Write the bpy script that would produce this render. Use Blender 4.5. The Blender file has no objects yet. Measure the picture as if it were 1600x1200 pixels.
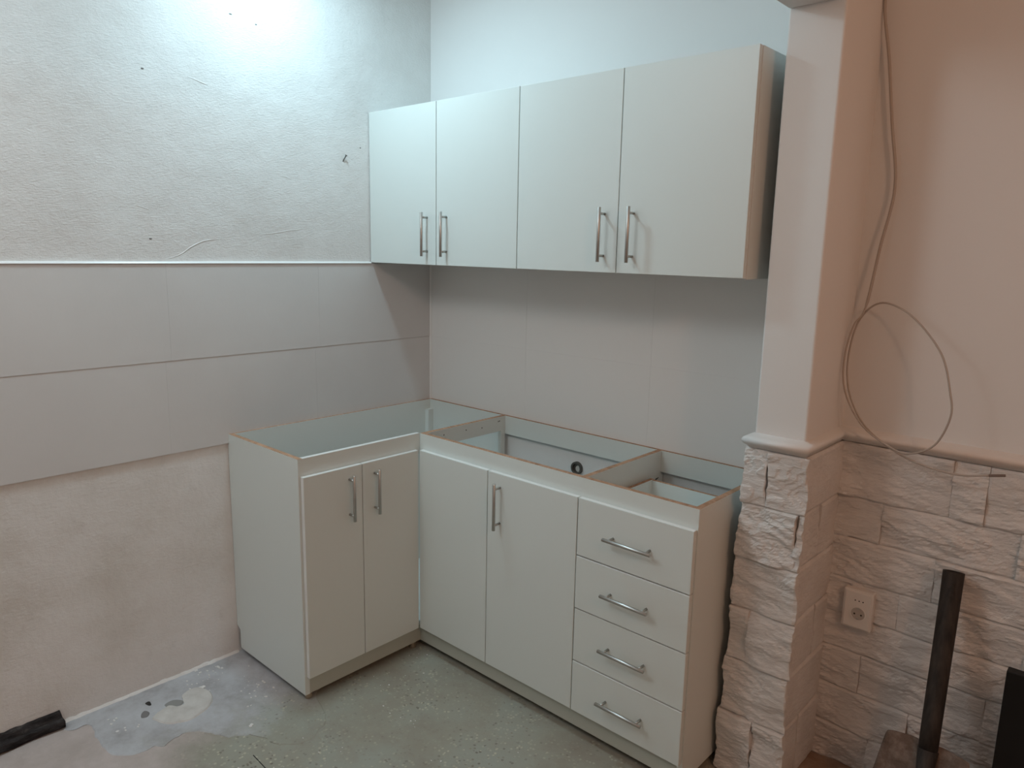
import bpy, bmesh, math, random
from mathutils import Vector, Matrix, noise
random.seed(7)
S = bpy.context.scene
C = S.collection

# ------------------------------------------------------------------ camera
YAW, PITCH, ROLL, FPX = 0.7366, -0.1811, 0.0198, 1151.0
CAM = Vector((2.5589, -2.2563, 1.5735))
fw = Vector((-math.sin(YAW)*math.cos(PITCH), math.cos(YAW)*math.cos(PITCH), math.sin(PITCH)))
r0 = Vector((math.cos(YAW), math.sin(YAW), 0)); u0 = r0.cross(fw)
rt = r0*math.cos(ROLL) + u0*math.sin(ROLL)
up = -r0*math.sin(ROLL) + u0*math.cos(ROLL)
cd = bpy.data.cameras.new('camera'); cam = bpy.data.objects.new('camera', cd); C.objects.link(cam)
cd.sensor_width = 36; cd.lens = FPX/1600*36; cd.clip_start = 0.02
m = Matrix((rt, up, -fw)).transposed().to_4x4(); m.translation = CAM
cam.matrix_world = m
S.camera = cam

# ------------------------------------------------------------------ light
w = bpy.data.worlds.new('world'); S.world = w; w.use_nodes = True
w.node_tree.nodes['Background'].inputs[0].default_value = (0.9, 0.95, 1, 1)
w.node_tree.nodes['Background'].inputs[1].default_value = 0.02

def light(name, kind, loc, energy, color, size):
    d = bpy.data.lights.new(name, kind); d.energy = energy; d.color = color
    if kind == 'AREA':
        d.shape = 'DISK'; d.size = size
    else:
        d.shadow_soft_size = size
    o = bpy.data.objects.new(name, d); C.objects.link(o); o.location = loc
    return o
light('kitchen_lamp', 'AREA', (0.40, -0.84, 2.70), 9.8, (0.60, 0.88, 1.0), 0.17)
light('room_lamp', 'POINT', (3.75, -1.75, 2.35), 22.5, (1.0, 0.56, 0.36), 0.10)
light('kitchen_fill_light', 'POINT', (0.55, -2.5, 2.62), 25, (0.87, 0.96, 1.0), 0.25)  # added fill light to even out the left wall, no real lamp there
S.view_settings.view_transform = 'Standard'
S.view_settings.look = 'None'
S.view_settings.gamma = 1
S.view_settings.use_curve_mapping = False
S.view_settings.exposure = 0.0

# ------------------------------------------------------------------ materials
def mat(name, col, rough=0.6, metal=0.0, spec=0.5):
    m = bpy.data.materials.new(name); m.use_nodes = True
    b = m.node_tree.nodes['Principled BSDF']
    b.inputs['Base Color'].default_value = (*col, 1)
    b.inputs['Roughness'].default_value = rough
    b.inputs['Metallic'].default_value = metal
    b.inputs['Specular IOR Level'].default_value = spec
    return m
def N(m, t, **kw):
    n = m.node_tree.nodes.new(t)
    for k, v in kw.items():
        if k in n.inputs: n.inputs[k].default_value = v
        else: setattr(n, k, v)
    return n
def L(m, a, b): m.node_tree.links.new(a, b)
def coords(m, scale=(1, 1, 1)):
    g = N(m, 'ShaderNodeNewGeometry')
    mp = N(m, 'ShaderNodeMapping'); mp.inputs['Scale'].default_value = scale
    L(m, g.outputs['Position'], mp.inputs['Vector'])
    return mp.outputs[0]
def noise_n(m, vec, scale, detail=4, rough=0.5):
    n = N(m, 'ShaderNodeTexNoise', Scale=scale, Detail=detail, Roughness=rough)
    L(m, vec, n.inputs['Vector']); return n.outputs['Fac']
def ramp(m, fac, stops):
    r = N(m, 'ShaderNodeValToRGB'); e = r.color_ramp.elements
    while len(e) < len(stops): e.new(0.5)
    for i, (p, c) in enumerate(stops):
        e[i].position = p; e[i].color = (*c, 1) if len(c) == 3 else c
    L(m, fac, r.inputs[0]); return r.outputs[0]
def mixc(m, fac, a, b, mode='MIX'):
    x = N(m, 'ShaderNodeMix'); x.data_type = 'RGBA'; x.blend_type = mode
    if isinstance(fac, (int, float)): x.inputs[0].default_value = fac
    else: L(m, fac, x.inputs[0])
    for i, s in ((6, a), (7, b)):
        if isinstance(s, tuple): x.inputs[i].default_value = (*s, 1)
        else: L(m, s, x.inputs[i])
    return x.outputs[2]
def bump(m, h, strength, dist):
    b = N(m, 'ShaderNodeBump', Strength=strength, Distance=dist)
    L(m, h, b.inputs['Height'])
    L(m, b.outputs[0], m.node_tree.nodes['Principled BSDF'].inputs['Normal'])
def setcol(m, c): L(m, c, m.node_tree.nodes['Principled BSDF'].inputs['Base Color'])
def addv(m, a, b, f=1.0):
    x = N(m, 'ShaderNodeMath', operation='MULTIPLY_ADD'); L(m, b, x.inputs[0]); x.inputs[1].default_value = f
    L(m, a, x.inputs[2]); return x.outputs[0]

M = {}
# rough plaster of the left wall
m = M['plaster'] = mat('rough_plaster', (0.78, 0.77, 0.75), 0.75, 0, 0.3)
v = coords(m); v2 = coords(m, (1, 1, 2.6))
h = addv(m, noise_n(m, v, 10, 5, 0.6), noise_n(m, v2, 75, 3, 0.6), 0.32)
h = addv(m, h, noise_n(m, v, 240, 2, 0.5), 0.10)
bump(m, h, 0.5, 0.010)
low = ramp(m, noise_n(m, v, 3.2, 5, 0.6), [(0.35, (0.74, 0.72, 0.70)), (0.6, (0.80, 0.79, 0.775))])
setcol(m, low)
# lower strip: dirtier base plaster
m = M['plaster_low'] = mat('stained_base_plaster', (0.7, 0.67, 0.62), 0.85, 0, 0.2)
v = coords(m); v2 = coords(m, (1, 1, 2.2))
c = ramp(m, noise_n(m, v, 3.0, 6, 0.62), [(0.33, (0.71, 0.68, 0.64)), (0.50, (0.79, 0.77, 0.745)), (0.68, (0.84, 0.825, 0.81))])
c = mixc(m, ramp(m, noise_n(m, v, 11, 4, 0.7), [(0.60, (0, 0, 0)), (0.75, (0.45, 0.45, 0.45))]), c, (0.63, 0.61, 0.58))
setcol(m, c)
bump(m, addv(m, noise_n(m, v, 7, 6, 0.65), noise_n(m, v2, 60, 3, 0.6), 0.2), 0.5, 0.012)
# smooth painted wall
m = M['paint'] = mat('smooth_white_paint', (0.79, 0.775, 0.755), 0.6, 0, 0.35)
v = coords(m); bump(m, noise_n(m, v, 22, 4, 0.6), 0.18, 0.004)
m = M['paint_back'] = mat('white_paint_back_wall', (0.80, 0.80, 0.79), 0.6, 0, 0.3)
v = coords(m); bump(m, noise_n(m, v, 30, 4, 0.6), 0.15, 0.004)
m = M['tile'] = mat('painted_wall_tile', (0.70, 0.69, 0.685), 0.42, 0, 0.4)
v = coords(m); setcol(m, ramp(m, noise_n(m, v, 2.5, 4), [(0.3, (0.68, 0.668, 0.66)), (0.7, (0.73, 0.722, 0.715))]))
bump(m, noise_n(m, coords(m, (1, 1, 0.6)), 55, 4, 0.6), 0.10, 0.003)
m = M['tile_back'] = mat('lightened_back_tile', (0.85, 0.84, 0.82), 0.42, 0, 0.4)  # same tile as the left band, colour lightened to offset the shade there
bump(m, noise_n(m, coords(m, (1, 1, 0.6)), 55, 4, 0.6), 0.08, 0.003)
M['bead'] = mat('white_glossy_bead', (0.86, 0.86, 0.85), 0.3)
m = M['stone'] = mat('white_painted_stone', (0.72, 0.695, 0.67), 0.7, 0, 0.3)
v = coords(m); v2 = coords(m, (1, 1, 2.8))
setcol(m, ramp(m, noise_n(m, v, 9, 5, 0.6), [(0.3, (0.72, 0.69, 0.66)), (0.7, (0.82, 0.795, 0.77))]))
bump(m, addv(m, noise_n(m, v2, 30, 8, 0.72), noise_n(m, v, 150, 2, 0.6), 0.2), 0.7, 0.009)
M['melamine'] = mat('white_melamine', (0.745, 0.795, 0.77), 0.38, 0, 0.45)
M['melamine_edge'] = mat('white_edge_band', (0.84, 0.84, 0.82), 0.3, 0, 0.5)
m = M['chip'] = mat('raw_chipboard_edge', (0.45, 0.25, 0.15), 0.85, 0, 0.2)
v = coords(m); setcol(m, ramp(m, noise_n(m, v, 45, 5, 0.7), [(0.3, (0.30, 0.17, 0.10)), (0.5, (0.46, 0.27, 0.17)), (0.75, (0.60, 0.38, 0.26))]))
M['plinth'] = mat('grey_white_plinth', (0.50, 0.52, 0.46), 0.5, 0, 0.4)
M['steel'] = mat('brushed_steel', (0.50, 0.49, 0.47), 0.34, 1.0)
M['foot'] = mat('translucent_beige_foot', (0.42, 0.37, 0.28), 0.6)
M['dark'] = mat('dark_hole', (0.03, 0.028, 0.025), 0.8)
M['rubber'] = mat('dark_rubber_ring', (0.09, 0.085, 0.075), 0.6)
M['pipe'] = mat('pale_plastic_pipe', (0.62, 0.60, 0.56), 0.5)
M['outlet'] = mat('cream_white_plastic', (0.80, 0.77, 0.73), 0.45)
M['cable'] = mat('grey_white_cable', (0.46, 0.40, 0.35), 0.5)
M['cable_tip'] = mat('dark_cable_tip', (0.20, 0.15, 0.12), 0.6)
M['black'] = mat('black_panel', (0.006, 0.006, 0.006), 0.45, 0, 0.3)
m = M['rust'] = mat('rusty_dark_steel', (0.10, 0.07, 0.055), 0.75, 0.2)
v = coords(m); setcol(m, ramp(m, noise_n(m, v, 24, 5, 0.7), [(0.35, (0.10, 0.07, 0.055)), (0.50, (0.16, 0.115, 0.09)), (0.70, (0.27, 0.21, 0.18))]))
bump(m, noise_n(m, v, 60, 4, 0.7), 0.4, 0.003)
m = M['handle_wood'] = mat('dark_dirty_handle', (0.035, 0.026, 0.02), 0.75)
v = coords(m, (1, 1, 0.15)); setcol(m, ramp(m, noise_n(m, v, 60, 4, 0.6), [(0.35, (0.012, 0.009, 0.007)), (0.7, (0.045, 0.034, 0.028))]))
bump(m, noise_n(m, v, 80, 3), 0.4, 0.002)
m = M['char'] = mat('blackened_wood', (0.03, 0.028, 0.028), 0.9, 0, 0.2)
v = coords(m, (1, 0.25, 1)); setcol(m, ramp(m, noise_n(m, v, 45, 5, 0.7), [(0.35, (0.012, 0.010, 0.010)), (0.6, (0.05, 0.045, 0.045)), (0.75, (0.15, 0.13, 0.12))]))
bump(m, noise_n(m, v, 60, 5, 0.7), 0.8, 0.006)
# floor: worn terrazzo, dusty, with pinkish bare concrete towards the left
def terrazzo(m, v):
    base = ramp(m, noise_n(m, v, 2.4, 6, 0.62), [(0.32, (0.30, 0.265, 0.215)), (0.48, (0.35, 0.34, 0.28)), (0.68, (0.37, 0.39, 0.34))])
    vo = N(m, 'ShaderNodeTexVoronoi', Scale=95.0); L(m, v, vo.inputs['Vector'])
    sp = N(m, 'ShaderNodeSeparateColor'); L(m, vo.outputs['Color'], sp.inputs[0])
    lt = ramp(m, sp.outputs[0], [(0.76, (0, 0, 0)), (0.82, (1, 1, 1))])
    dk = ramp(m, sp.outputs[1], [(0.84, (0, 0, 0)), (0.9, (1, 1, 1))])
    near = ramp(m, vo.outputs['Distance'], [(0.30, (1, 1, 1)), (0.55, (0, 0, 0))])
    ltm = mixc(m, 1.0, lt, near, 'MULTIPLY'); dkm = mixc(m, 1.0, dk, near, 'MULTIPLY')
    patch = ramp(m, noise_n(m, v, 5, 6, 0.7), [(0.42, (0.10, 0.10, 0.10)), (0.62, (0.85, 0.85, 0.85))])
    c = mixc(m, mixc(m, 1.0, ltm, patch, 'MULTIPLY'), base, (0.58, 0.56, 0.43))
    c = mixc(m, mixc(m, 1.0, dkm, patch, 'MULTIPLY'), c, (0.18, 0.16, 0.13))
    # random brown tint mixed over the terrazzo
    brown_tint = ramp(m, noise_n(m, v, 3.7, 7, 0.7), [(0.50, (0, 0, 0)), (0.72, (0.55, 0.55, 0.55))])
    return mixc(m, brown_tint, c, (0.27, 0.225, 0.18))
def axis_mask(m, v, ax, ay, off, nscale, namp, a, b):
    """0..1 mask growing with ax*x + ay*y + off, broken up by noise"""
    sx = N(m, 'ShaderNodeSeparateXYZ'); L(m, v, sx.inputs[0])
    q = N(m, 'ShaderNodeMath', operation='MULTIPLY_ADD'); L(m, sx.outputs[0], q.inputs[0]); q.inputs[1].default_value = ax; q.inputs[2].default_value = off
    q2 = N(m, 'ShaderNodeMath', operation='MULTIPLY_ADD'); L(m, sx.outputs[1], q2.inputs[0]); q2.inputs[1].default_value = ay; L(m, q.outputs[0], q2.inputs[2])
    return ramp(m, addv(m, q2.outputs[0], noise_n(m, v, nscale, 6, 0.7), namp), [(a, (0, 0, 0)), (b, (1, 1, 1))])
m = M['floor'] = mat('worn_terrazzo', (0.36, 0.35, 0.31), 0.62, 0, 0.35)
v = coords(m)
pink = ramp(m, noise_n(m, v, 8, 6, 0.65), [(0.35, (0.46, 0.40, 0.37)), (0.6, (0.56, 0.49, 0.465))])
c = mixc(m, axis_mask(m, v, -1.1, -1.0, -0.78, 9, 0.5, 0.25, 0.55), terrazzo(m, v), pink)
c = mixc(m, axis_mask(m, v, 1.0, 0.5, -1.50, 5, 0.3, 0.10, 0.30), c, ramp(m, noise_n(m, v, 9, 5, 0.7), [(0.35, (0.30, 0.20, 0.14)), (0.65, (0.42, 0.32, 0.25))]))
setcol(m, c)
bump(m, addv(m, noise_n(m, v, 18, 6, 0.7), noise_n(m, v, 160, 3, 0.6), 0.25), 0.35, 0.005)
m = M['screed'] = mat('smooth_grey_screed', (0.42, 0.42, 0.43), 0.7, 0, 0.3)
v = coords(m)
c = ramp(m, noise_n(m, v, 5.5, 7, 0.68), [(0.33, (0.38, 0.37, 0.38)), (0.5, (0.51, 0.515, 0.535)), (0.7, (0.60, 0.615, 0.645))])
c = mixc(m, axis_mask(m, v, 1.0, 0.10, -0.16, 6, 0.55, 0.28, 0.56), c, terrazzo(m, v))
vo = N(m, 'ShaderNodeTexVoronoi', Scale=16.0); L(m, v, vo.inputs['Vector'])
sp = N(m, 'ShaderNodeSeparateColor'); L(m, vo.outputs['Color'], sp.inputs[0])
dots = mixc(m, 1.0, ramp(m, vo.outputs['Distance'], [(0.07, (1, 1, 1)), (0.11, (0, 0, 0))]), ramp(m, sp.outputs[0], [(0.72, (0, 0, 0)), (0.75, (1, 1, 1))]), 'MULTIPLY')
setcol(m, mixc(m, dots, c, (0.78, 0.77, 0.76)))
bump(m, noise_n(m, v, 14, 6, 0.65), 0.4, 0.006)
m = M['smear'] = mat('dried_plaster', (0.62, 0.59, 0.55), 0.85, 0, 0.2)
v = coords(m); setcol(m, ramp(m, noise_n(m, v, 16, 5, 0.6), [(0.3, (0.56, 0.53, 0.50)), (0.65, (0.70, 0.68, 0.65))]))
bump(m, noise_n(m, v, 40, 5, 0.6), 0.5, 0.004)
M['crumb'] = mat('white_plaster_crumb', (0.78, 0.77, 0.75), 0.9, 0, 0.2)
M['ceiling'] = mat('white_ceiling', (0.8, 0.79, 0.77), 0.8)

# ------------------------------------------------------------------ helpers
def root_loc(p):
    v = Vector((0, 0, 0))
    while p is not None: v += Vector(p.location); p = p.parent
    return v
def obj(name, bm, mats, parent=None, smooth=False, **props):
    """bm in world coordinates; becomes ONE mesh object (child of parent)."""
    if parent is not None:
        bmesh.ops.translate(bm, verts=bm.verts, vec=-root_loc(parent))
    me = bpy.data.meshes.new(name); bm.to_mesh(me); bm.free()
    for x in (mats if isinstance(mats, (list, tuple)) else [mats]): me.materials.append(x)
    if smooth:
        for p in me.polygons: p.use_smooth = True
    o = bpy.data.objects.new(name, me); C.objects.link(o)
    o.parent = parent
    for k, v in props.items(): o[k] = v
    return o
def thing(name, loc, label, cat, group=None):
    o = bpy.data.objects.new(name, None); C.objects.link(o); o.location = loc
    o.empty_display_size = 0.05
    o['label'] = label; o['category'] = cat
    if group: o['group'] = group
    return o
def bx(bm, x0, x1, y0, y1, z0, z1, bev=0.0, faces=None):
    """box; faces: {'top':1,...} material index by side"""
    n0 = len(bm.verts)
    vs = [bm.verts.new(p) for p in ((x0,y0,z0),(x1,y0,z0),(x1,y1,z0),(x0,y1,z0),(x0,y0,z1),(x1,y0,z1),(x1,y1,z1),(x0,y1,z1))]
    names = {'bottom':(3,2,1,0),'top':(4,5,6,7),'front':(0,1,5,4),'right':(1,2,6,5),'back':(2,3,7,6),'left':(3,0,4,7)}
    fs = []
    for k, idx in names.items():
        f = bm.faces.new([vs[i] for i in idx]); fs.append(f)
        if faces and k in faces: f.material_index = faces[k]
    if bev > 0:
        es = {e for f in fs for e in f.edges}
        bmesh.ops.bevel(bm, geom=list(es), offset=bev, segments=2, affect='EDGES', profile=0.5)
    return bm
def box(name, dims, mats, parent=None, bev=0.0, faces=None, **props):
    bm = bmesh.new(); bx(bm, *dims, bev=bev, faces=faces)
    return obj(name, bm, mats, parent, **props)
def prism(bm, pts, axis, a, b):
    """extrude 2-D polygon pts along axis between a and b"""
    def P(p, t):
        return {'x': (t, p[0], p[1]), 'y': (p[0], t, p[1]), 'z': (p[0], p[1], t)}[axis]
    A = [bm.verts.new(P(p, a)) for p in pts]; B = [bm.verts.new(P(p, b)) for p in pts]
    n = len(pts)
    bm.faces.new(A); bm.faces.new(B[::-1])
    for i in range(n): bm.faces.new((A[i], B[i], B[(i+1) % n], A[(i+1) % n]))
    bmesh.ops.recalc_face_normals(bm, faces=bm.faces)
def cyl(bm, p0, p1, r, seg=16, r1=None, caps=True):
    p0, p1 = Vector(p0), Vector(p1); d = p1-p0
    res = bmesh.ops.create_cone(bm, cap_ends=caps, segments=seg, radius1=r, radius2=r if r1 is None else r1, depth=d.length)
    q = Vector((0, 0, 1)).rotation_difference(d.normalized())
    bmesh.ops.transform(bm, verts=res['verts'], matrix=Matrix.Translation((p0+p1)/2) @ q.to_matrix().to_4x4())
def catmull(pts, n=10):
    P = [Vector(p) for p in pts]; P = [2*P[0]-P[1]] + P + [2*P[-1]-P[-2]]; out = []
    for i in range(1, len(P)-2):
        for k in range(n):
            t = k/n
            out.append(0.5*((2*P[i]) + (-P[i-1]+P[i+1])*t + (2*P[i-1]-5*P[i]+4*P[i+1]-P[i+2])*t*t + (-P[i-1]+3*P[i]-3*P[i+1]+P[i+2])*t**3))
    out.append(P[-2]); return out
def tube(bm, pts, r, seg=8):
    pts = [Vector(p) for p in pts]; rings = []
    n = None
    for i, p in enumerate(pts):
        t = (pts[min(i+1, len(pts)-1)] - pts[max(i-1, 0)]).normalized()
        if n is None: n = t.orthogonal().normalized()
        n = (n - t*n.dot(t)).normalized(); b = t.cross(n)
        rr = r(i/(len(pts)-1)) if callable(r) else r
        rings.append([bm.verts.new(p + (n*math.cos(a)+b*math.sin(a))*rr) for a in [2*math.pi*k/seg for k in range(seg)]])
    for A, B in zip(rings, rings[1:]):
        for k in range(seg): bm.faces.new((A[k], A[(k+1) % seg], B[(k+1) % seg], B[k]))
    bm.faces.new(rings[0][::-1]); bm.faces.new(rings[-1])

# ------------------------------------------------------------------ measured dimensions (metres)
DB, DW, LB = 0.4766, 0.3368, 1.000      # base depth, wall cabinet depth (with door), left run length
XB, XW = 1.650, 1.660
ZT, ZPL, ZPB, ZD = 0.880, 0.094, 0.027, 0.820
ZW0, ZW1 = 1.507, 2.107
T = 0.018
PX0, PX1, PY = 1.705, 1.850, -0.285     # plain pillar
ZB = 2.193                              # underside of the beam
ZDADO = 1.068
RX, RY, RZ = 4.7, -4.4, 2.90            # room extents
TZ = (0.845, 1.1725, 1.502)             # tile rows
TW = 0.5915

# ------------------------------------------------------------------ structure
floor = box('floor', (-0.12, RX+0.1, RY-0.1, 0.12, -0.12, 0), M['floor'], kind='structure')
ceil = box('ceiling', (-0.12, RX+0.1, RY-0.1, 0.12, RZ, RZ+0.1), M['ceiling'], kind='structure')
# left wall: rough upper plaster, lower stained plaster (separate materials by height)
bm = bmesh.new()
bx(bm, -0.12, 0, RY, 0.0, 0, TZ[0]+0.02); 
for f in bm.faces: f.material_index = 1
bx(bm, -0.12, 0, RY, 0.0, TZ[0]+0.02, RZ)
wall_left = obj('wall_left', bm, [M['plaster'], M['plaster_low']], kind='structure')
wall_back = box('wall_back', (-0.12, RX+0.1, 0, 0.12, 0, RZ), M['paint_back'], kind='structure')
wall_right = box('wall_right', (RX, RX+0.1, RY, 0, 0, RZ), M['paint'], kind='structure')
wall_front = box('wall_front', (-0.12, RX+0.1, RY-0.1, RY, 0, RZ), M['paint'], kind='structure')
# right-hand room skin of the back wall (slightly warmer white)
box('plaster_skin', (PX1, RX, -0.002, 0.001, 0, RZ), M['paint'], wall_back)
# pillar with softened worn corners, beam over it
bm = bmesh.new()
bx(bm, PX0, PX1, PY, 0.0, 0, RZ)
es = [e for e in bm.edges if abs(e.verts[0].co.z - e.verts[1].co.z) > 1 and e.verts[0].co.y < -0.1]
bmesh.ops.bevel(bm, geom=es, offset=0.006, segments=3, affect='EDGES', profile=0.5)
obj('pillar', bm, M['paint'], kind='structure')
box('ceiling_beam', (PX0, PX1, RY, PY, ZB, RZ), M['paint'], kind='structure', bev=0.004)

# tiles of the splash band, left wall and back wall
def tile_x(parent, x, y0, y1, z0, z1, thick):
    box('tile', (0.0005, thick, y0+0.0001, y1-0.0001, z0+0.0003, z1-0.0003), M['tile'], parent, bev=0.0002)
y = 0.0
for row, th in ((1, 0.0095), (0, 0.0080)):
    y = -0.0070
    edges = [-0.007] + [-0.0065-TW*k for k in range(1, 8)] if row == 1 else [-0.007] + [-0.0065-TW*k-0.02 for k in range(1, 8)]
    for a, b in zip(edges, edges[1:]):
        b2 = max(b, RY)
        tile_x(wall_left, 0, b2, a, TZ[row], TZ[row+1], th + random.uniform(-0.0001, 0.0001))
        if b <= RY: break
for row, th in ((1, 0.0065), (0, 0.0065)):
    xs = [0.010, TW, 2*TW, PX0-0.002]
    for a, b in zip(xs, xs[1:]):
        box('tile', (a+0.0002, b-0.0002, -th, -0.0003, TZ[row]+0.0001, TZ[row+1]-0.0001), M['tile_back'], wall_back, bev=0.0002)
# white beads closing the tile band
bm = bmesh.new(); prism(bm, [(0.0, TZ[2]+0.0005), (0.0135, TZ[2]+0.0005), (0.0140, TZ[2]+0.0020), (0.0105, TZ[2]+0.0062), (0.0, TZ[2]+0.0085)], 'y', RY, -DW-0.004)
obj('trim_1', bm, M['bead'], kind='structure')
bm = bmesh.new(); prism(bm, [(0.0, -0.0), (0.0, -0.0150), (0.0095, -0.0150), (0.0150, -0.0095), (0.0150, 0.0)], 'z', ZT, ZW0-0.002)
for v in bm.verts: pass
obj('trim_2', bm, M['bead'], kind='structure')

# dado moulding: pillar + right-hand wall
prof = [(0.0, 0.0), (0.012, 0.0), (0.016, 0.006), (0.026, 0.012), (0.031, 0.018), (0.032, 0.025), (0.028, 0.031), (0.019, 0.035), (0.008, 0.039), (0.0, 0.042)]
z0 = ZDADO-0.034
path = [((PX0, -0.002), (-1, 0)), ((PX0, PY), (-1, -1)), ((PX1, PY), (1, -1)), ((PX1, -0.002), (1, -1)), ((RX, -0.002), (0, -1))]
bm = bmesh.new(); rings = []
for (p, n) in path:
    nx, ny = n
    if p == (PX1, -0.002): nx, ny = 1, -1
    sc = 0.62 if p[0] < PX1 else 0.72
    rings.append([bm.verts.new((p[0]+nx*d*(0.75 if nx < 0 else 0.6), p[1]+ny*d, z0+hh)) for d, hh in prof])
for A, B in zip(rings, rings[1:]):
    for k in range(len(prof)-1): bm.faces.new((A[k], B[k], B[k+1], A[k+1]))
bmesh.ops.recalc_face_normals(bm, faces=bm.faces)
obj('trim_3', bm, M['paint'], smooth=True, kind='structure')

# ------------------------------------------------------------------ split-faced stones
def relief(u, v, seed, amp):
    p = Vector((u*9.0, v*17.0, seed*7.13))
    big = noise.fractal(p*0.6, 0.9, 2.0, 3)
    lam = noise.noise(Vector((u*4.0, v*22.0 + 2.0*noise.noise(Vector((u*4, v*4, seed))), seed*3.1)))
    t = (big*1.1 + lam*0.55)*3.2
    k = math.floor(t); fr = t-k; st = (k + min(1.0, max(0.0, (fr-0.5)*4.0+0.5)))/3.2
    sk = v + 0.25*u
    fine = noise.fractal(Vector((u*24, sk*70, seed)), 0.7, 2.1, 3)
    rd = 1-abs(noise.noise(Vector((u*11, sk*46, seed*1.9))))*2
    crag = max(0.0, min(1.0, 0.5+2.2*noise.noise(Vector((u*6, v*8, seed*5.7)))))
    return amp*(0.62*st + 0.25*big + (0.06+0.26*crag)*fine + 0.30*rd*crag*max(0, big+0.35))
def stone(parent, O, U, NV, w, h, seed, base=0.012, amp=0.011, res=0.0085, back=0.0, rag=0.0):
    """slab with rough front: origin O (lower-left on wall plane), U width dir, NV outward normal, vertical +z"""
    O, U, NV = Vector(O), Vector(U), Vector(NV); Z = Vector((0, 0, 1))
    nu, nv = max(4, int(w/res)), max(4, int(h/res)); g = 0.0004
    base += 0.0028*noise.noise(Vector((seed*0.77, 3.3, 1.1)))*2
    bm = bmesh.new(); grid = []
    for j in range(nv+1):
        row = []
        for i in range(nu+1):
            u, v = g + (w-2*g)*i/nu, g + (h-2*g)*j/nv
            d = base + relief(u, v, seed, amp)
            e = min(u-g, w-g-u, v-g, h-g-v)
            d = max(d, 0.004)
            if e < 1e-6:
                kk = noise.noise(Vector((u*9, v*9, seed*1.7)))
                d = max(0.0030, d-(0.0010+0.0030*max(0.0, kk+0.15)+(0.0030 if (j in (0, nv)) else 0.0)))
            du = 0.0
            if rag and (i == 0 or i == nu): du = rag*noise.noise(Vector((i*3.3, (O.z+v)*14, 5.5))) + 0.5*rag*noise.noise(Vector((i*3.3, (O.z+v)*60, 1.5)))
            row.append(bm.verts.new(O + U*(u+du) + Z*v + NV*d))
        grid.append(row)
    for j in range(nv):
        for i in range(nu): bm.faces.new((grid[j][i], grid[j][i+1], grid[j+1][i+1], grid[j+1][i]))
    loop = grid[0][:] + [grid[j][nu] for j in range(1, nv+1)] + grid[nv][-2::-1] + [grid[j][0] for j in range(nv-1, 0, -1)]
    bk = []
    for vt in loop:
        c = vt.co; d = (c-O).dot(NV); bk.append(bm.verts.new(c - NV*(d+back)))
    n = len(loop)
    for i in range(n): bm.faces.new((loop[(i+1) % n], loop[i], bk[i], bk[(i+1) % n]))
    bmesh.ops.recalc_face_normals(bm, faces=bm.faces)
    return obj('stone', bm, M['stone'], parent)
pil = bpy.data.objects['pillar']
ST = ZDADO-0.036
courses = [ST, 0.868, 0.705, 0.545, 0.380, 0.205, 0.0]
cuts = [[1.683, 1.757, 1.868], [1.683, 1.850, 1.868], [1.680, 1.868], [1.678, 1.735, 1.870], [1.674, 1.870], [1.668, 1.778, 1.870]]
sd = 1
for (zt, zb), cx in zip(zip(courses, courses[1:]), cuts):
    for a, b in zip(cx, cx[1:]):
        stone(pil, (a, PY, zb), (1, 0, 0), (0, -1, 0), b-a, zt-zb, sd, base=0.016, amp=0.015, back=0.0, rag=0.007, res=0.005); sd += 1
# flank of the pillar (faces the room on the right) and a thin return on the left
for (zt, zb), cy in zip(zip(courses, courses[1:]), [0.0, 0.14, 0.0, 0.17, 0.0, 0.12]):
    ys = [PY+0.001, -0.004] if not cy else [PY+0.001, PY+cy, -0.004]
    for a, b in zip(ys, ys[1:]):
        stone(pil, (PX1, a, zb), (0, 1, 0), (1, 0, 0), b-a, zt-zb, sd, base=0.012, amp=0.004); sd += 1
    stone(pil, (PX0, PY+0.10, zb), (0, -1, 0), (-1, 0, 0), 0.10, zt-zb, sd, base=0.014, amp=0.006, res=0.02); sd += 1
rc = [ST, 0.868, 0.742, 0.612, 0.495, 0.382, 0.252, 0.122, 0.0]
rcut = [[1.854, 2.155, 2.238, 2.62, 3.0], [1.854, 1.99, 2.325, 2.66, 3.0], [1.854, 2.14, 2.46, 2.78, 3.0], [1.854, 2.06, 2.37, 2.70, 3.0],
        [1.854, 2.205, 2.52, 2.84, 3.0], [1.854, 1.975, 2.30, 2.62, 3.0], [1.854, 2.12, 2.44, 2.76, 3.0], [1.854, 2.02, 2.35, 2.67, 3.0]]
for (zt, zb), cx in zip(zip(rc, rc[1:]), rcut):
    cx = cx + [3.34, 3.66, 4.0, 4.35, RX]
    for a, b in zip(cx, cx[1:]):
        if a > 2.55: 
            stone(wall_back, (a, -0.002, zb), (1, 0, 0), (0, -1, 0), b-a, zt-zb, sd, base=0.014, amp=0.012, res=0.022)
        else:
            stone(wall_back, (a, -0.002, zb), (1, 0, 0), (0, -1, 0), b-a, zt-zb, sd, base=0.014, amp=0.013, res=0.006)
        sd += 1

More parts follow.
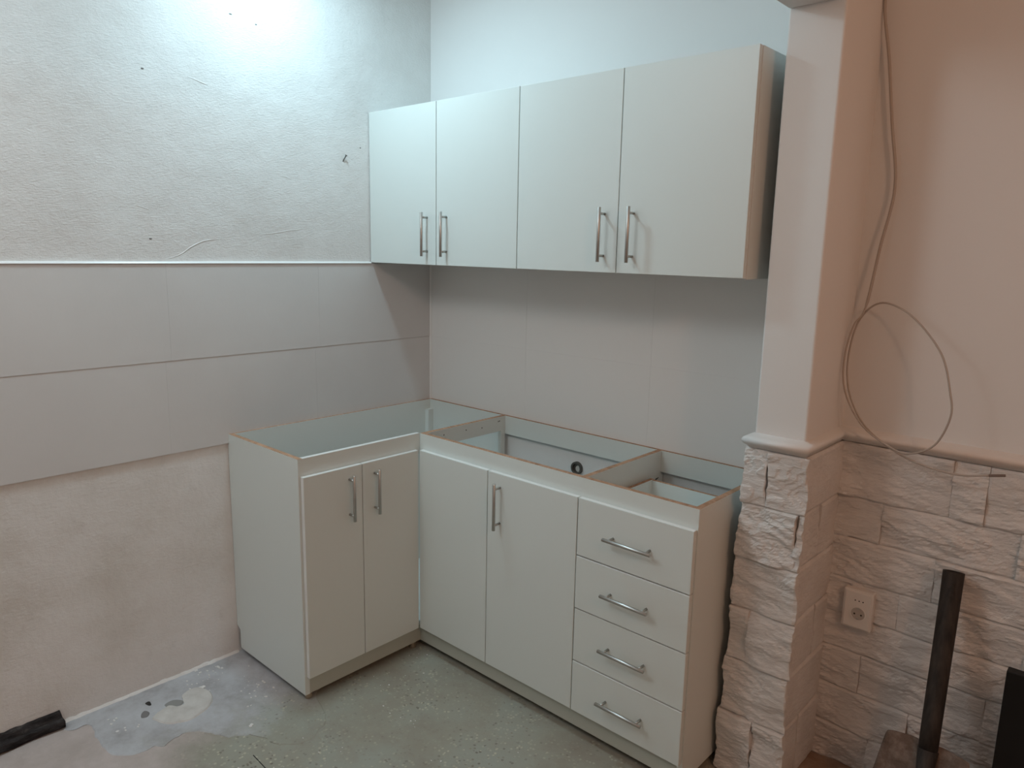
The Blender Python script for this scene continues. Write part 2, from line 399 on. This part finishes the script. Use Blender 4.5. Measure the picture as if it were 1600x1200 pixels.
# ------------------------------------------------------------------ floor patches
def slab(name, pts, z0, z1, mt, parent, jitter=0.0, **props):
    P = [Vector((x, y, 0)) for x, y in pts]
    cl = P + P[:3]; out = []
    for i in range(len(P)):
        a, b, c, d = P[i-1], P[i], P[(i+1) % len(P)], P[(i+2) % len(P)]
        for k in range(6):
            t = k/6
            q = 0.5*((2*b)+(-a+c)*t+(2*a-5*b+4*c-d)*t*t+(-a+3*b-3*c+d)*t**3)
            q += Vector((noise.noise(q*30), noise.noise(q*30+Vector((9, 9, 9))), 0))*jitter
            out.append(q)
    cen = sum(out, Vector())/len(out)
    bm = bmesh.new()
    A = [bm.verts.new((q.x, q.y, z0)) for q in out]
    B = [bm.verts.new((q.x+(cen-q).normalized().x*0.004, q.y+(cen-q).normalized().y*0.004, z1)) for q in out]
    n = len(out)
    for i in range(n): bm.faces.new((A[i], A[(i+1) % n], B[(i+1) % n], B[i]))
    f = bm.faces.new(B)
    bmesh.ops.triangulate(bm, faces=[f])
    bmesh.ops.recalc_face_normals(bm, faces=bm.faces)
    return obj(name, bm, mt, parent, **props)
slab('screed_patch', [(0.003, -0.80), (0.20, -0.80), (0.40, -0.86), (0.457, -0.94), (0.60, -1.0), (0.66, -1.09), (0.62, -1.17), (0.517, -1.21), (0.443, -1.281), (0.376, -1.313),
                      (0.349, -1.354), (0.338, -1.39), (0.36, -1.426), (0.334, -1.463), (0.332, -1.507), (0.289, -1.557), (0.233, -1.569), (0.148, -1.565),
                      (0.071, -1.558), (0.062, -1.603), (0.003, -1.597)], 0.0, 0.0018, M['screed'], floor, jitter=0.012)
slab('plaster_smear', [(0.117, -1.242), (0.137, -1.212), (0.181, -1.202), (0.229, -1.214), (0.266, -1.25), (0.286, -1.303), (0.278, -1.354),
                       (0.24, -1.39), (0.19, -1.405), (0.170, -1.372), (0.160, -1.340), (0.185, -1.325), (0.186, -1.30), (0.160, -1.290), (0.134, -1.28)],
     0.002, 0.0060, M['smear'], floor, jitter=0.004)
slab('plaster_lip', [(0.143, -1.345), (0.136, -1.312), (0.166, -1.290), (0.186, -1.309), (0.176, -1.338)], 0.002, 0.0042, mat('grey_plaster_dent', (0.30, 0.30, 0.29), 0.8), floor)
slab('floor_hole', [(0.082, -1.378), (0.088, -1.372), (0.110, -1.376), (0.108, -1.384), (0.088, -1.388)], 0.002, 0.0034, M['dark'], floor)
slab('floor_hole', [(0.128, -1.405), (0.150, -1.398), (0.168, -1.412), (0.160, -1.428), (0.138, -1.420)], 0.002, 0.0034, mat('grey_dent', (0.22, 0.21, 0.21), 0.9), floor)
# short crack in the floor
bm = bmesh.new(); cyl(bm, (0.596, -1.262, 0.0), (0.70, -1.267, 0.0), 0.0016, 6); obj('floor_crack', bm, M['dark'], floor)
# plaster fillet along the left wall base
bm = bmesh.new(); rg = []
for k in range(0, 64):
    yy = -1.0 - k*0.0105
    a = 0.008+0.008*abs(noise.noise(Vector((0, yy*22, 0)))); b = 0.006+0.010*abs(noise.noise(Vector((3, yy*26, 0))))
    rg.append([bm.verts.new((-0.001, yy, 0.002+b)), bm.verts.new((a*0.4, yy, 0.002+b*0.6)), bm.verts.new((a, yy, 0.0018))])
for A, B in zip(rg, rg[1:]):
    for k in range(2): bm.faces.new((A[k], A[k+1], B[k+1], B[k]))
bmesh.ops.recalc_face_normals(bm, faces=bm.faces)
obj('plaster_fillet', bm, M['plaster_low'], wall_left)
# crumbs and drips of white plaster
bm = bmesh.new(); rr = random.Random(3)
spots = [(0.30, -1.075, 0.05, 16, 0.0045), (0.624, -0.462, 0.012, 2, 0.006), (0.36, -1.143, 0.01, 2, 0.007), (0.46, -1.201, 0.01, 2, 0.007), (0.11, -1.20, 0.07, 16, 0.005),
         (0.03, -1.15, 0.05, 14, 0.006), (0.109, -1.493, 0.02, 4, 0.007), (0.20, -1.467, 0.03, 4, 0.005), (0.137, -1.215, 0.012, 3, 0.009),
         (0.5, -0.62, 0.15, 10, 0.003), (0.9, -1.0, 0.4, 26, 0.003), (0.22, -1.0, 0.15, 12, 0.003)]
for cx, cy, sp_, n, sz in spots:
    for _ in range(n):
        x, y = cx+rr.uniform(-1, 1)*sp_, cy+rr.uniform(-1, 1)*sp_
        if x < 0.012 or (x < DB+0.02 and y > -LB): continue
        if y > -DB-0.02: continue
        s = sz*rr.uniform(0.5, 1.1)
        res = bmesh.ops.create_icosphere(bm, subdivisions=1, radius=s)
        bmesh.ops.transform(bm, verts=res['verts'], matrix=Matrix.Translation((x, y, 0.0027)) @ Matrix.Diagonal((rr.uniform(0.7, 1.6), rr.uniform(0.6, 1.2), 0.35, 1)))
o = obj('plaster_crumbs', bm, M['crumb'], kind='stuff', label='white plaster crumbs and drips scattered over the floor', category='debris')

# ------------------------------------------------------------------ handles
def handle_mesh():
    bm = bmesh.new()   # vertical bar, origin at door face, bar centre; outward = -y
    cyl(bm, (0, -0.030, -0.083), (0, -0.030, 0.083), 0.0056, 18)
    es = [e for e in bm.edges if len(e.link_faces) == 2 and any(len(f.verts) > 4 for f in e.link_faces)]
    bmesh.ops.bevel(bm, geom=es, offset=0.0009, segments=1, affect='EDGES')
    for s in (-1, 1):
        cyl(bm, (0, 0.0, s*0.064), (0, -0.030, s*0.064), 0.0042, 12)
    me = bpy.data.meshes.new('handle'); bm.to_mesh(me); bm.free(); me.materials.append(M['steel'])
    for p in me.polygons: p.use_smooth = len(p.vertices) <= 4
    return me
HM = handle_mesh()
def handle(parent, pos, rot=(0, 0, 0)):
    o = bpy.data.objects.new('handle', HM); C.objects.link(o); o.parent = parent
    o.location = Vector(pos) - root_loc(parent); o.rotation_euler = rot
    return o

# ------------------------------------------------------------------ wall cabinets
WG = 'white wall cabinets in a row'
def wall_cabinet(x0, x1, xs, hx, label, first):
    t = thing('wall_cabinet', (x0, 0, ZW0), label, 'cabinet', WG)
    yb, yf = -0.002, -DW+T
    e = {'front': 1}
    box('side_panel', (x0, x0+T, yf, yb, ZW0-0.003, ZW1), [M['melamine'], M['melamine_edge']], t, faces=e)
    box('side_panel', (x1-T, x1, yf, yb, ZW0-0.003, ZW1), [M['melamine'], M['melamine_edge']], t, faces=e)
    box('bottom_panel', (x0+T, x1-T, yf+0.001, yb, ZW0, ZW0+T), M['melamine'], t)
    box('top_panel', (x0+T, x1-T, yf+0.001, yb, ZW1-T, ZW1), M['melamine'], t)
    box('back_panel', (x0+T, x1-T, yb-0.003, yb, ZW0+T, ZW1-T), M['melamine'], t)
    box('shelf', (x0+T, x1-T, yf+0.02, yb-0.004, (ZW0+ZW1)/2-0.009, (ZW0+ZW1)/2+0.009), M['melamine'], t)
    for (a, b), h in zip(zip(xs, xs[1:]), hx):
        d = box('door', (a+0.0015, b-0.0015, -DW, -DW+T-0.001, ZW0, ZW1), [M['melamine'], M['melamine_edge']], t, bev=0.0009)
        handle(d, (h, -DW, 1.6225))
    return t
wall_cabinet(0.0015, 0.8275, [0.0025, 0.4121, 0.8275], [0.361, 0.470], 'white double-door wall cabinet in the corner against the rough plaster wall', True)
wall_cabinet(0.828, XW, [0.828, 1.2417, XW], [1.192, 1.298], 'white double-door wall cabinet next to the plain pillar', False)

# ------------------------------------------------------------------ left base cabinet (faces +x)
MW = [M['melamine'], M['chip'], M['melamine_edge']]
t = thing('base_cabinet', (0.24, -0.5, 0), 'white two-door base cabinet without worktop along the left plaster wall', 'cabinet', 'white base cabinets without worktops')
def side_y(name, x0, x1, y0, y1, parent, notch=(0.045, 0.105)):
    """panel in the x-z plane (thickness along y) with a rear bottom notch at x0"""
    bm = bmesh.new(); nx, nz = notch
    prism(bm, [(x0, ZPB+nz), (x0+nx, ZPB+nz-0.015), (x0+nx, ZPB), (x1, ZPB), (x1, ZT), (x0, ZT)], 'y', y0, y1)
    for f in bm.faces:
        if f.calc_center_median().z > ZT-1e-4: f.material_index = 1
    return obj(name, bm, MW, parent)
side_y('side_panel', 0.002, DB, -LB, -LB+T, t, (0.022, 0.09))
box('back_panel', (0.002, 0.002+0.016, -LB+T, -0.020, 0.10, ZT), MW, t, faces={'top': 1})
box('side_panel', (0.002, DB-0.001, -0.020, -0.002, 0.10, ZT), MW, t, faces={'top': 1})
box('bottom_panel', (0.018, DB-0.001, -LB+T, -0.020, ZPL, ZPL+T), M['melamine'], t)
box('top_rail', (DB-0.018, DB, -LB+T, -DB-0.0005, ZD-0.02, ZT), MW, t, faces={'top': 2})
box('corner_batten', (0.018, 0.040, -0.050, -0.020, 0.12, 0.835), M['melamine'], t)
box('plinth', (DB-0.018, DB-0.002, -LB+T, -DB+0.010, ZPB, ZPL), M['plinth'], t)
for (a, b), h in zip([(-0.992, -0.7578), (-0.7552, -0.4985)], [-0.812, -0.704]):
    d = box('door', (DB+0.0005, DB+T, a, b, ZPL, ZD), [M['melamine'], M['melamine_edge']], t, bev=0.0015, faces={'top': 1, 'front': 1})
    handle(d, (DB+T, h, 0.711), (0, 0, math.pi/2))
for fx, fy in ((0.455, -0.975), (0.06, -0.96), (0.06, -0.10), (0.457, -0.500)):
    bm = bmesh.new(); cyl(bm, (fx, fy, 0.0 if fx > 0.4 and fy > -0.6 else 0.0022), (fx, fy, ZPL if fy > -0.6 else ZPB+0.002), 0.013, 12, r1=0.010)
    if fy > -0.6 and fx > 0.4: pass
    obj('foot', bm, M['foot'], t, smooth=True)

# ------------------------------------------------------------------ right base cabinet (faces -y)
t = thing('base_cabinet', (1.06, -0.24, 0), 'white base cabinet with two doors and four drawers, open top, beside the stone pillar', 'cabinet', 'white base cabinets without worktops')
X0 = DB+0.0015
# end panel by the pillar
bm = bmesh.new()
prism(bm, [(-0.002, 0.135), (-0.055, 0.115), (-0.055, ZPB), (-DB, ZPB), (-DB, ZT), (-0.002, ZT)], 'x', XB-T, XB)
for f in bm.faces:
    if f.calc_center_median().z > ZT-1e-4: f.material_index = 1
obj('side_panel', bm, MW, t)
box('top_rail', (X0, XB-T, -DB, -DB+T, ZD-0.03, ZT), MW, t, faces={'top': 1}, bev=0)
box('back_rail', (X0+T, 1.2365, -0.020, -0.002, 0.802, ZT), MW, t, faces={'top': 1})
box('back_rail', (1.2545, XB-T, -0.020, -0.002, 0.802, ZT), MW, t, faces={'top': 1})
r_ = box('cross_rail', (X0, X0+T, -DB+T, -0.002, 0.818, ZT), MW, t, faces={'top': 1})
for yy, zz in ((-0.055, 0.862), (-0.062, 0.861), (-0.16, 0.850), (-0.25, 0.856), (-0.37, 0.857)):
    bm = bmesh.new(); cyl(bm, (X0+T-0.001, yy, zz), (X0+T+0.0006, yy, zz), 0.0026, 8); obj('screw_hole', bm, M['dark'], r_)
box('corner_post', (X0, X0+T, -0.045, -0.021, ZPL, 0.818), M['melamine'], t)
box('divider', (1.2365, 1.2545, -DB+T, -0.002, ZPL, ZT), MW, t, faces={'top': 1})
box('bottom_panel', (X0, XB-T, -DB+0.001, -0.02, ZPL, ZPL+T), M['melamine'], t)
box('plinth', (X0-0.012, XB-T, -DB+0.002, -DB+0.018, ZPB, ZPL), M['plinth'], t)
bm = bmesh.new(); cyl(bm, (1.2515, -0.024, 0.783), (1.2565, -0.052, 0.781), 0.0022, 8); obj('screw', bm, M['dark'], t)
ZF = (ZPL, ZD)
d1 = box('door', (DB+T+0.001, 0.8543, -DB-T, -DB-0.0005, *ZF), [M['melamine'], M['melamine_edge']], t, bev=0.0015, faces={'top': 1})
d2 = box('door', (0.8573, 1.2460, -DB-T, -DB-0.0005, *ZF), [M['melamine'], M['melamine_edge']], t, bev=0.0015, faces={'top': 1})
handle(d2, (0.916, -DB-T, 0.708))
zs = [ZD, 0.6308, 0.4524, 0.2704, ZPL]
hz = [0.7235, 0.5425, 0.3605, 0.1815]
for k in range(4):
    zt, zb = zs[k], zs[k+1]
    zt2 = zt if k == 0 else zt-0.0019
    zb2 = zb+0.0019 if k < 3 else zb
    off = (0.0, 0.0006, -0.0005, 0.0003)[k]
    d = box('drawer', (1.2494, 1.6468, -DB-T-off, -DB-0.0005, zb2, zt2), [M['melamine'], M['melamine_edge']], t, bev=0.0015, faces={'top': 1})
    handle(d, (1.4475, -DB-T-off, hz[k]), (0, math.pi/2, 0))
    bt = (0.800 if k == 0 else zt-0.035); bb = zb+0.022
    bm = bmesh.new()
    xa, xb_, ya, yb_ = 1.2675, 1.6205, -DB+T+0.001, -0.105
    f = {'top': 1}
    bx(bm, xa, xa+0.013, ya, yb_, bb, bt, faces=f); bx(bm, xb_-0.013, xb_, ya, yb_, bb, bt, faces=f)
    bx(bm, xa+0.013, xb_-0.013, yb_-0.013, yb_, bb, bt-0.002, faces=f); bx(bm, xa+0.013, xb_-0.013, ya, ya+0.013, bb, bt-0.03, faces=f)
    bx(bm, xa+0.013, xb_-0.013, ya+0.013, yb_-0.013, bb, bb+0.004)
    obj('drawer_box', bm, MW, d)
for fx, fy in ((0.60, -0.40), (1.60, -0.40), (1.60, -0.10), (0.60, -0.10), (1.10, -0.40)):
    bm = bmesh.new(); cyl(bm, (fx, fy, 0.0), (fx, fy, ZPL), 0.012, 12, r1=0.010); obj('foot', bm, M['foot'], t, smooth=True)

# ------------------------------------------------------------------ pipe stub in wall behind the sink cabinet
t = thing('drain_pipe', (0.872, -0.001, 0.729), 'pale drain pipe end with a dark ring in the wall inside the open sink cabinet', 'pipe')
def ring(bm, c, r_in, r_out, y0, y1, seg=28):
    loops = []
    for r, yy in ((r_in, y0), (r_out, y0), (r_out, y1), (r_in, y1)):
        loops.append([bm.verts.new((c[0]+r*math.cos(2*math.pi*k/seg), yy, c[1]+r*math.sin(2*math.pi*k/seg))) for k in range(seg)])
    for i in range(4):
        A, B = loops[i], loops[(i+1) % 4]
        for k in range(seg): bm.faces.new((A[k], A[(k+1) % seg], B[(k+1) % seg], B[k]))
    bmesh.ops.recalc_face_normals(bm, faces=bm.faces)
bm = bmesh.new(); ring(bm, (0.872, 0.729), 0.018, 0.0255, -0.0005, -0.012); obj('rubber_ring', bm, M['rubber'], t, smooth=False)
bm = bmesh.new(); cyl(bm, (0.877, -0.0005, 0.726), (0.877, -0.004, 0.726), 0.0125, 20); obj('pipe_end', bm, M['pipe'], t)
bm = bmesh.new(); cyl(bm, (0.872, -0.0003, 0.729), (0.872, -0.0020, 0.729), 0.0185, 20); obj('pipe_inside', bm, M['rubber'], t)

# ------------------------------------------------------------------ nail in the plaster
bm = bmesh.new(); cyl(bm, (-0.006, -0.466, 1.896), (0.012, -0.457, 1.926), 0.0022, 8); cyl(bm, (0.012, -0.457, 1.926), (0.0133, -0.4563, 1.928), 0.0048, 10)
o = obj('nail', bm, M['rubber']); o['label'] = 'dark nail sticking out of the rough plaster left of the wall cabinets'; o['category'] = 'nail'

# dents, filled holes and a trowel ridge in the upper plaster
dent_m = mat('dent_shadow_grey', (0.22, 0.21, 0.20), 0.9)
for (yy, zz, ry, rz) in ((-1.219, 2.117, 0.005, 0.0028), (-0.818, 2.336, 0.004, 0.0022), (-1.229, 1.584, 0.005, 0.0028), (-0.379, 1.965, 0.0028, 0.0028), (-0.912, 2.349, 0.006, 0.0022)):
    bm = bmesh.new(); res = bmesh.ops.create_icosphere(bm, subdivisions=2, radius=1)
    bmesh.ops.transform(bm, verts=res['verts'], matrix=Matrix.Translation((0.0002, yy, zz)) @ Matrix.Diagonal((0.0010, ry, rz, 1)))
    obj('dent', bm, dent_m, wall_left, smooth=True)
for pts, r in (([(-1.271, 1.689), (-1.245, 1.684), (-1.221, 1.675)], 0.0026), ([(-1.203, 1.512), (-1.137, 1.532), (-1.092, 1.561), (-1.041, 1.582), (-0.97, 1.59)], 0.0045),
               ([(-1.075, 2.118), (-1.03, 2.108), (-1.005, 2.101)], 0.004), ([(-0.86, 1.61), (-0.80, 1.612), (-0.72, 1.625), (-0.62, 1.64)], 0.0030), ([(-0.745, 1.825), (-0.72, 1.823), (-0.698, 1.815)], 0.003)):
    bm = bmesh.new(); tube(bm, catmull([(0.0, a, b) for a, b in pts], 6), lambda t, r=r: r*0.55*(0.2+0.8*math.sin(math.pi*min(1, max(0, t)))), 6)
    for v_ in bm.verts: v_.co.x *= 0.6
    obj('trowel_ridge', bm, M['plaster'], wall_left, smooth=True)

# ------------------------------------------------------------------ outlet
OX, OZ, OY = 1.957, 0.533, -0.026
t = thing('wall_outlet', (OX, OY, OZ), 'white rectangular wall outlet on the stone cladding left of the shovel', 'outlet')
bm = bmesh.new(); bx(bm, OX-0.042, OX+0.042, -0.038, -0.012, OZ-0.061, OZ+0.061, bev=0.004); obj('cover_plate', bm, M['outlet'], t)
bm = bmesh.new(); bx(bm, OX-0.037, OX+0.037, -0.0405, -0.036, OZ-0.056, OZ+0.056, bev=0.002); ins = obj('insert', bm, M['outlet'], t)
bm = bmesh.new(); ring(bm, (OX+0.004, OZ-0.010), 0.0195, 0.0225, -0.0402, -0.0425); obj('socket_rim', bm, M['outlet'], t)
bm = bmesh.new(); cyl(bm, (OX+0.004, -0.0402, OZ-0.010), (OX+0.004, -0.0412, OZ-0.010), 0.0195, 28); sw = obj('socket_well', bm, mat('socket_well_plastic', (0.50, 0.46, 0.42), 0.5), t)
for dx, dz, r in ((-0.0095, -0.002, 0.0028), (0.0095, -0.002, 0.0028)):
    bm = bmesh.new(); cyl(bm, (OX+0.004+dx, -0.0410, OZ-0.010+dz), (OX+0.004+dx, -0.0416, OZ-0.010+dz), r, 10); obj('pin_hole', bm, M['dark'], t)
for s in (-1, 1):
    bm = bmesh.new(); bx(bm, OX+0.004-0.0022, OX+0.004+0.0022, -0.0425, -0.0410, OZ-0.010+s*0.016-0.003, OZ-0.010+s*0.016+0.003); obj('earth_clip', bm, M['steel'], t)
for k in range(3):
    bm = bmesh.new(); xx = OX-0.007+k*0.011
    cyl(bm, (xx, -0.0403, OZ+0.030), (xx, -0.0411, OZ+0.030), 0.0020, 8); obj('vent_hole', bm, M['dark'], t)

# ------------------------------------------------------------------ hanging cable with a loop
yb = -0.03
P = [(1.856, -0.030, 2.30), (1.858, -0.026, 2.215), (1.880, -0.026, 2.10), (1.905, -0.025, 1.93), (1.930, -0.025, 1.76), (1.912, -0.035, 1.60), (1.895, -0.050, 1.432),
     (1.870, -0.060, 1.376), (1.858, -0.070, 1.282), (1.875, -0.085, 1.190), (1.930, -0.090, 1.104), (2.010, -0.090, 1.055), (2.062, -0.100, 1.050), (2.120, -0.110, 1.087),
     (2.150, -0.120, 1.168), (2.142, -0.120, 1.233), (2.108, -0.105, 1.328), (2.030, -0.080, 1.412), (1.955, -0.060, 1.447), (1.905, -0.045, 1.430), (1.872, -0.045, 1.370),
     (1.862, -0.050, 1.262), (1.884, -0.060, 1.170), (1.936, -0.070, 1.095), (2.020, -0.075, 1.042), (2.100, -0.080, 1.018), (2.180, -0.080, 1.012), (2.245, -0.080, 1.025)]
t = thing('cable', (1.88, -0.04, 1.1), 'thin pale cable hanging in the corner with one loose loop', 'cable')
bm = bmesh.new(); tube(bm, catmull(P, 8), lambda s: 0.0042 if s < 0.22 else 0.0027, 8); obj('cable_sheath', bm, M['cable'], t, smooth=True)
bm = bmesh.new(); tube(bm, catmull([(2.245, -0.080, 1.025), (2.262, -0.080, 1.029), (2.280, -0.080, 1.033)], 3), 0.0036, 8); obj('cable_tip', bm, M['cable_tip'], t)

# ------------------------------------------------------------------ shovel
t = thing('shovel', (2.21, -0.22, 0), 'rusty square shovel with a short dark handle leaning on the stone wall', 'shovel')
top, bot = Vector((2.195, -0.068, 0.742)), Vector((2.212, -0.195, 0.270))
ax = (top-bot).normalized()
bm = bmesh.new()
seg = 18; rings = []
for s, r in ((0.0, 0.0235), (0.2, 0.0245), (0.55, 0.0250), (0.85, 0.0255), (1.0, 0.0265)):
    c = bot+(top-bot)*s; n = ax.cross(Vector((0, 1, 0))).normalized(); b = ax.cross(n)
    rings.append([bm.verts.new(c+(n*math.cos(2*math.pi*k/seg)+b*math.sin(2*math.pi*k/seg))*(r+0.0012*noise.noise(Vector((k*2.1, s*9, 1))))) for k in range(seg)])
# hollow top
c = top-ax*0.0; inner = [bm.verts.new(c+(v.co-c)*0.80) for v in rings[-1]]
deep = [bm.verts.new(v.co-ax*0.045) for v in inner]
rings += [inner, deep]
for A, B in zip(rings, rings[1:]):
    for k in range(seg): bm.faces.new((A[k], A[(k+1) % seg], B[(k+1) % seg], B[k]))
bm.faces.new(deep); bm.faces.new(rings[0][::-1])
bmesh.ops.recalc_face_normals(bm, faces=bm.faces)
obj('handle', bm, M['handle_wood'], t, smooth=True)
# broken wood end inside the socket
bm = bmesh.new(); cyl(bm, top-ax*0.060+Vector((0.003, -0.014, 0)), top-ax*0.024+Vector((0.004, -0.016, 0)), 0.015, 12, r1=0.011); obj('wood_stub', bm, M['handle_wood'], t)
# blade: dished sheet with shoulders and a central socket ridge
bm = bmesh.new()
nx, nz = 22, 20; W2, ZB0, ZB1 = 0.098, 0.010, 0.294
by0, by1 = -0.290, -0.180
g2 = []
for side in (0, 1):
    gr = []
    for j in range(nz+1):
        row = []
        for i in range(nx+1):
            s = -1+2*i/nx; tt = j/nz
            ww = W2*(1+0.34*(1-tt)**0.8)
            z = ZB0+(ZB1-ZB0)*tt - (0.006*abs(s)**6 if j == nz else 0) 
            y = by0+(by1-by0)*tt - 0.010*abs(s)**2.4 + 0.006*noise.noise(Vector((s*2, tt*2, 3)))
            ridge = math.exp(-(s/0.17)**2)*0.022*tt**1.2
            y -= ridge*1.0
            row.append(bm.verts.new((2.208+s*ww, y+(0.0022 if side else 0), z)))
        gr.append(row)
    g2.append(gr)
for side, gr in enumerate(g2):
    for j in range(nz):
        for i in range(nx):
            q = (gr[j][i], gr[j][i+1], gr[j+1][i+1], gr[j+1][i]); bm.faces.new(q if side == 0 else q[::-1])
A, B = g2
def rim(a): return a[0][:] + [a[j][nx] for j in range(1, nz+1)] + a[nz][-2::-1] + [a[j][0] for j in range(nz-1, 0, -1)]
ra, rb = rim(A), rim(B)
for i in range(len(ra)):
    k = (i+1) % len(ra); bm.faces.new((ra[k], ra[i], rb[i], rb[k]))
obj('blade', bm, M['rust'], t, smooth=True)
bm = bmesh.new(); cyl(bm, bot-ax*0.10+Vector((0, -0.012, 0)), bot+ax*0.012, 0.015, 16, r1=0.0262); obj('socket', bm, M['handle_wood'], t, smooth=True)

# ------------------------------------------------------------------ black panel at the right edge
t = box('black_panel', (2.352, 2.95, -0.165, -0.135, 0.0, 0.560), M['black'], bev=0.002)
t['label'] = 'flat black panel standing on the floor at the right edge of the photo'; t['category'] = 'panel'

# ------------------------------------------------------------------ blackened batten lying along the left wall
bm = bmesh.new(); rg = []
for k in range(40):
    yy = -1.618 - k*0.016
    j = lambda a, s: 0.0075*noise.noise(Vector((a, yy*s, a*2.2)))
    e = 0.008 if k == 0 else 0.0
    prof = [(0.0015, 0.003), (0.034+j(1, 20), 0.003), (0.040+j(2, 25), 0.014+j(3, 20)), (0.036+j(4, 30), 0.027+j(5, 30)), (0.020+j(6, 20), 0.031+j(7, 40)), (0.012+j(8, 20), 0.047+j(9, 60)), (0.0015, 0.052+j(10, 60))]
    rg.append([bm.verts.new((x, yy+noise.noise(Vector((q*3.1, 0, 0)))*0.010*(k == 0), z)) for q, (x, z) in enumerate(prof)])
for A, B in zip(rg, rg[1:]):
    for k in range(7): bm.faces.new((A[k], A[(k+1) % 7], B[(k+1) % 7], B[k]))
bm.faces.new(rg[0]); bm.faces.new(rg[-1][::-1])
bmesh.ops.recalc_face_normals(bm, faces=bm.faces)
o = obj('batten', bm, M['char']); o['label'] = 'blackened rough bar lying on the floor against the left wall'; o['category'] = 'bar'
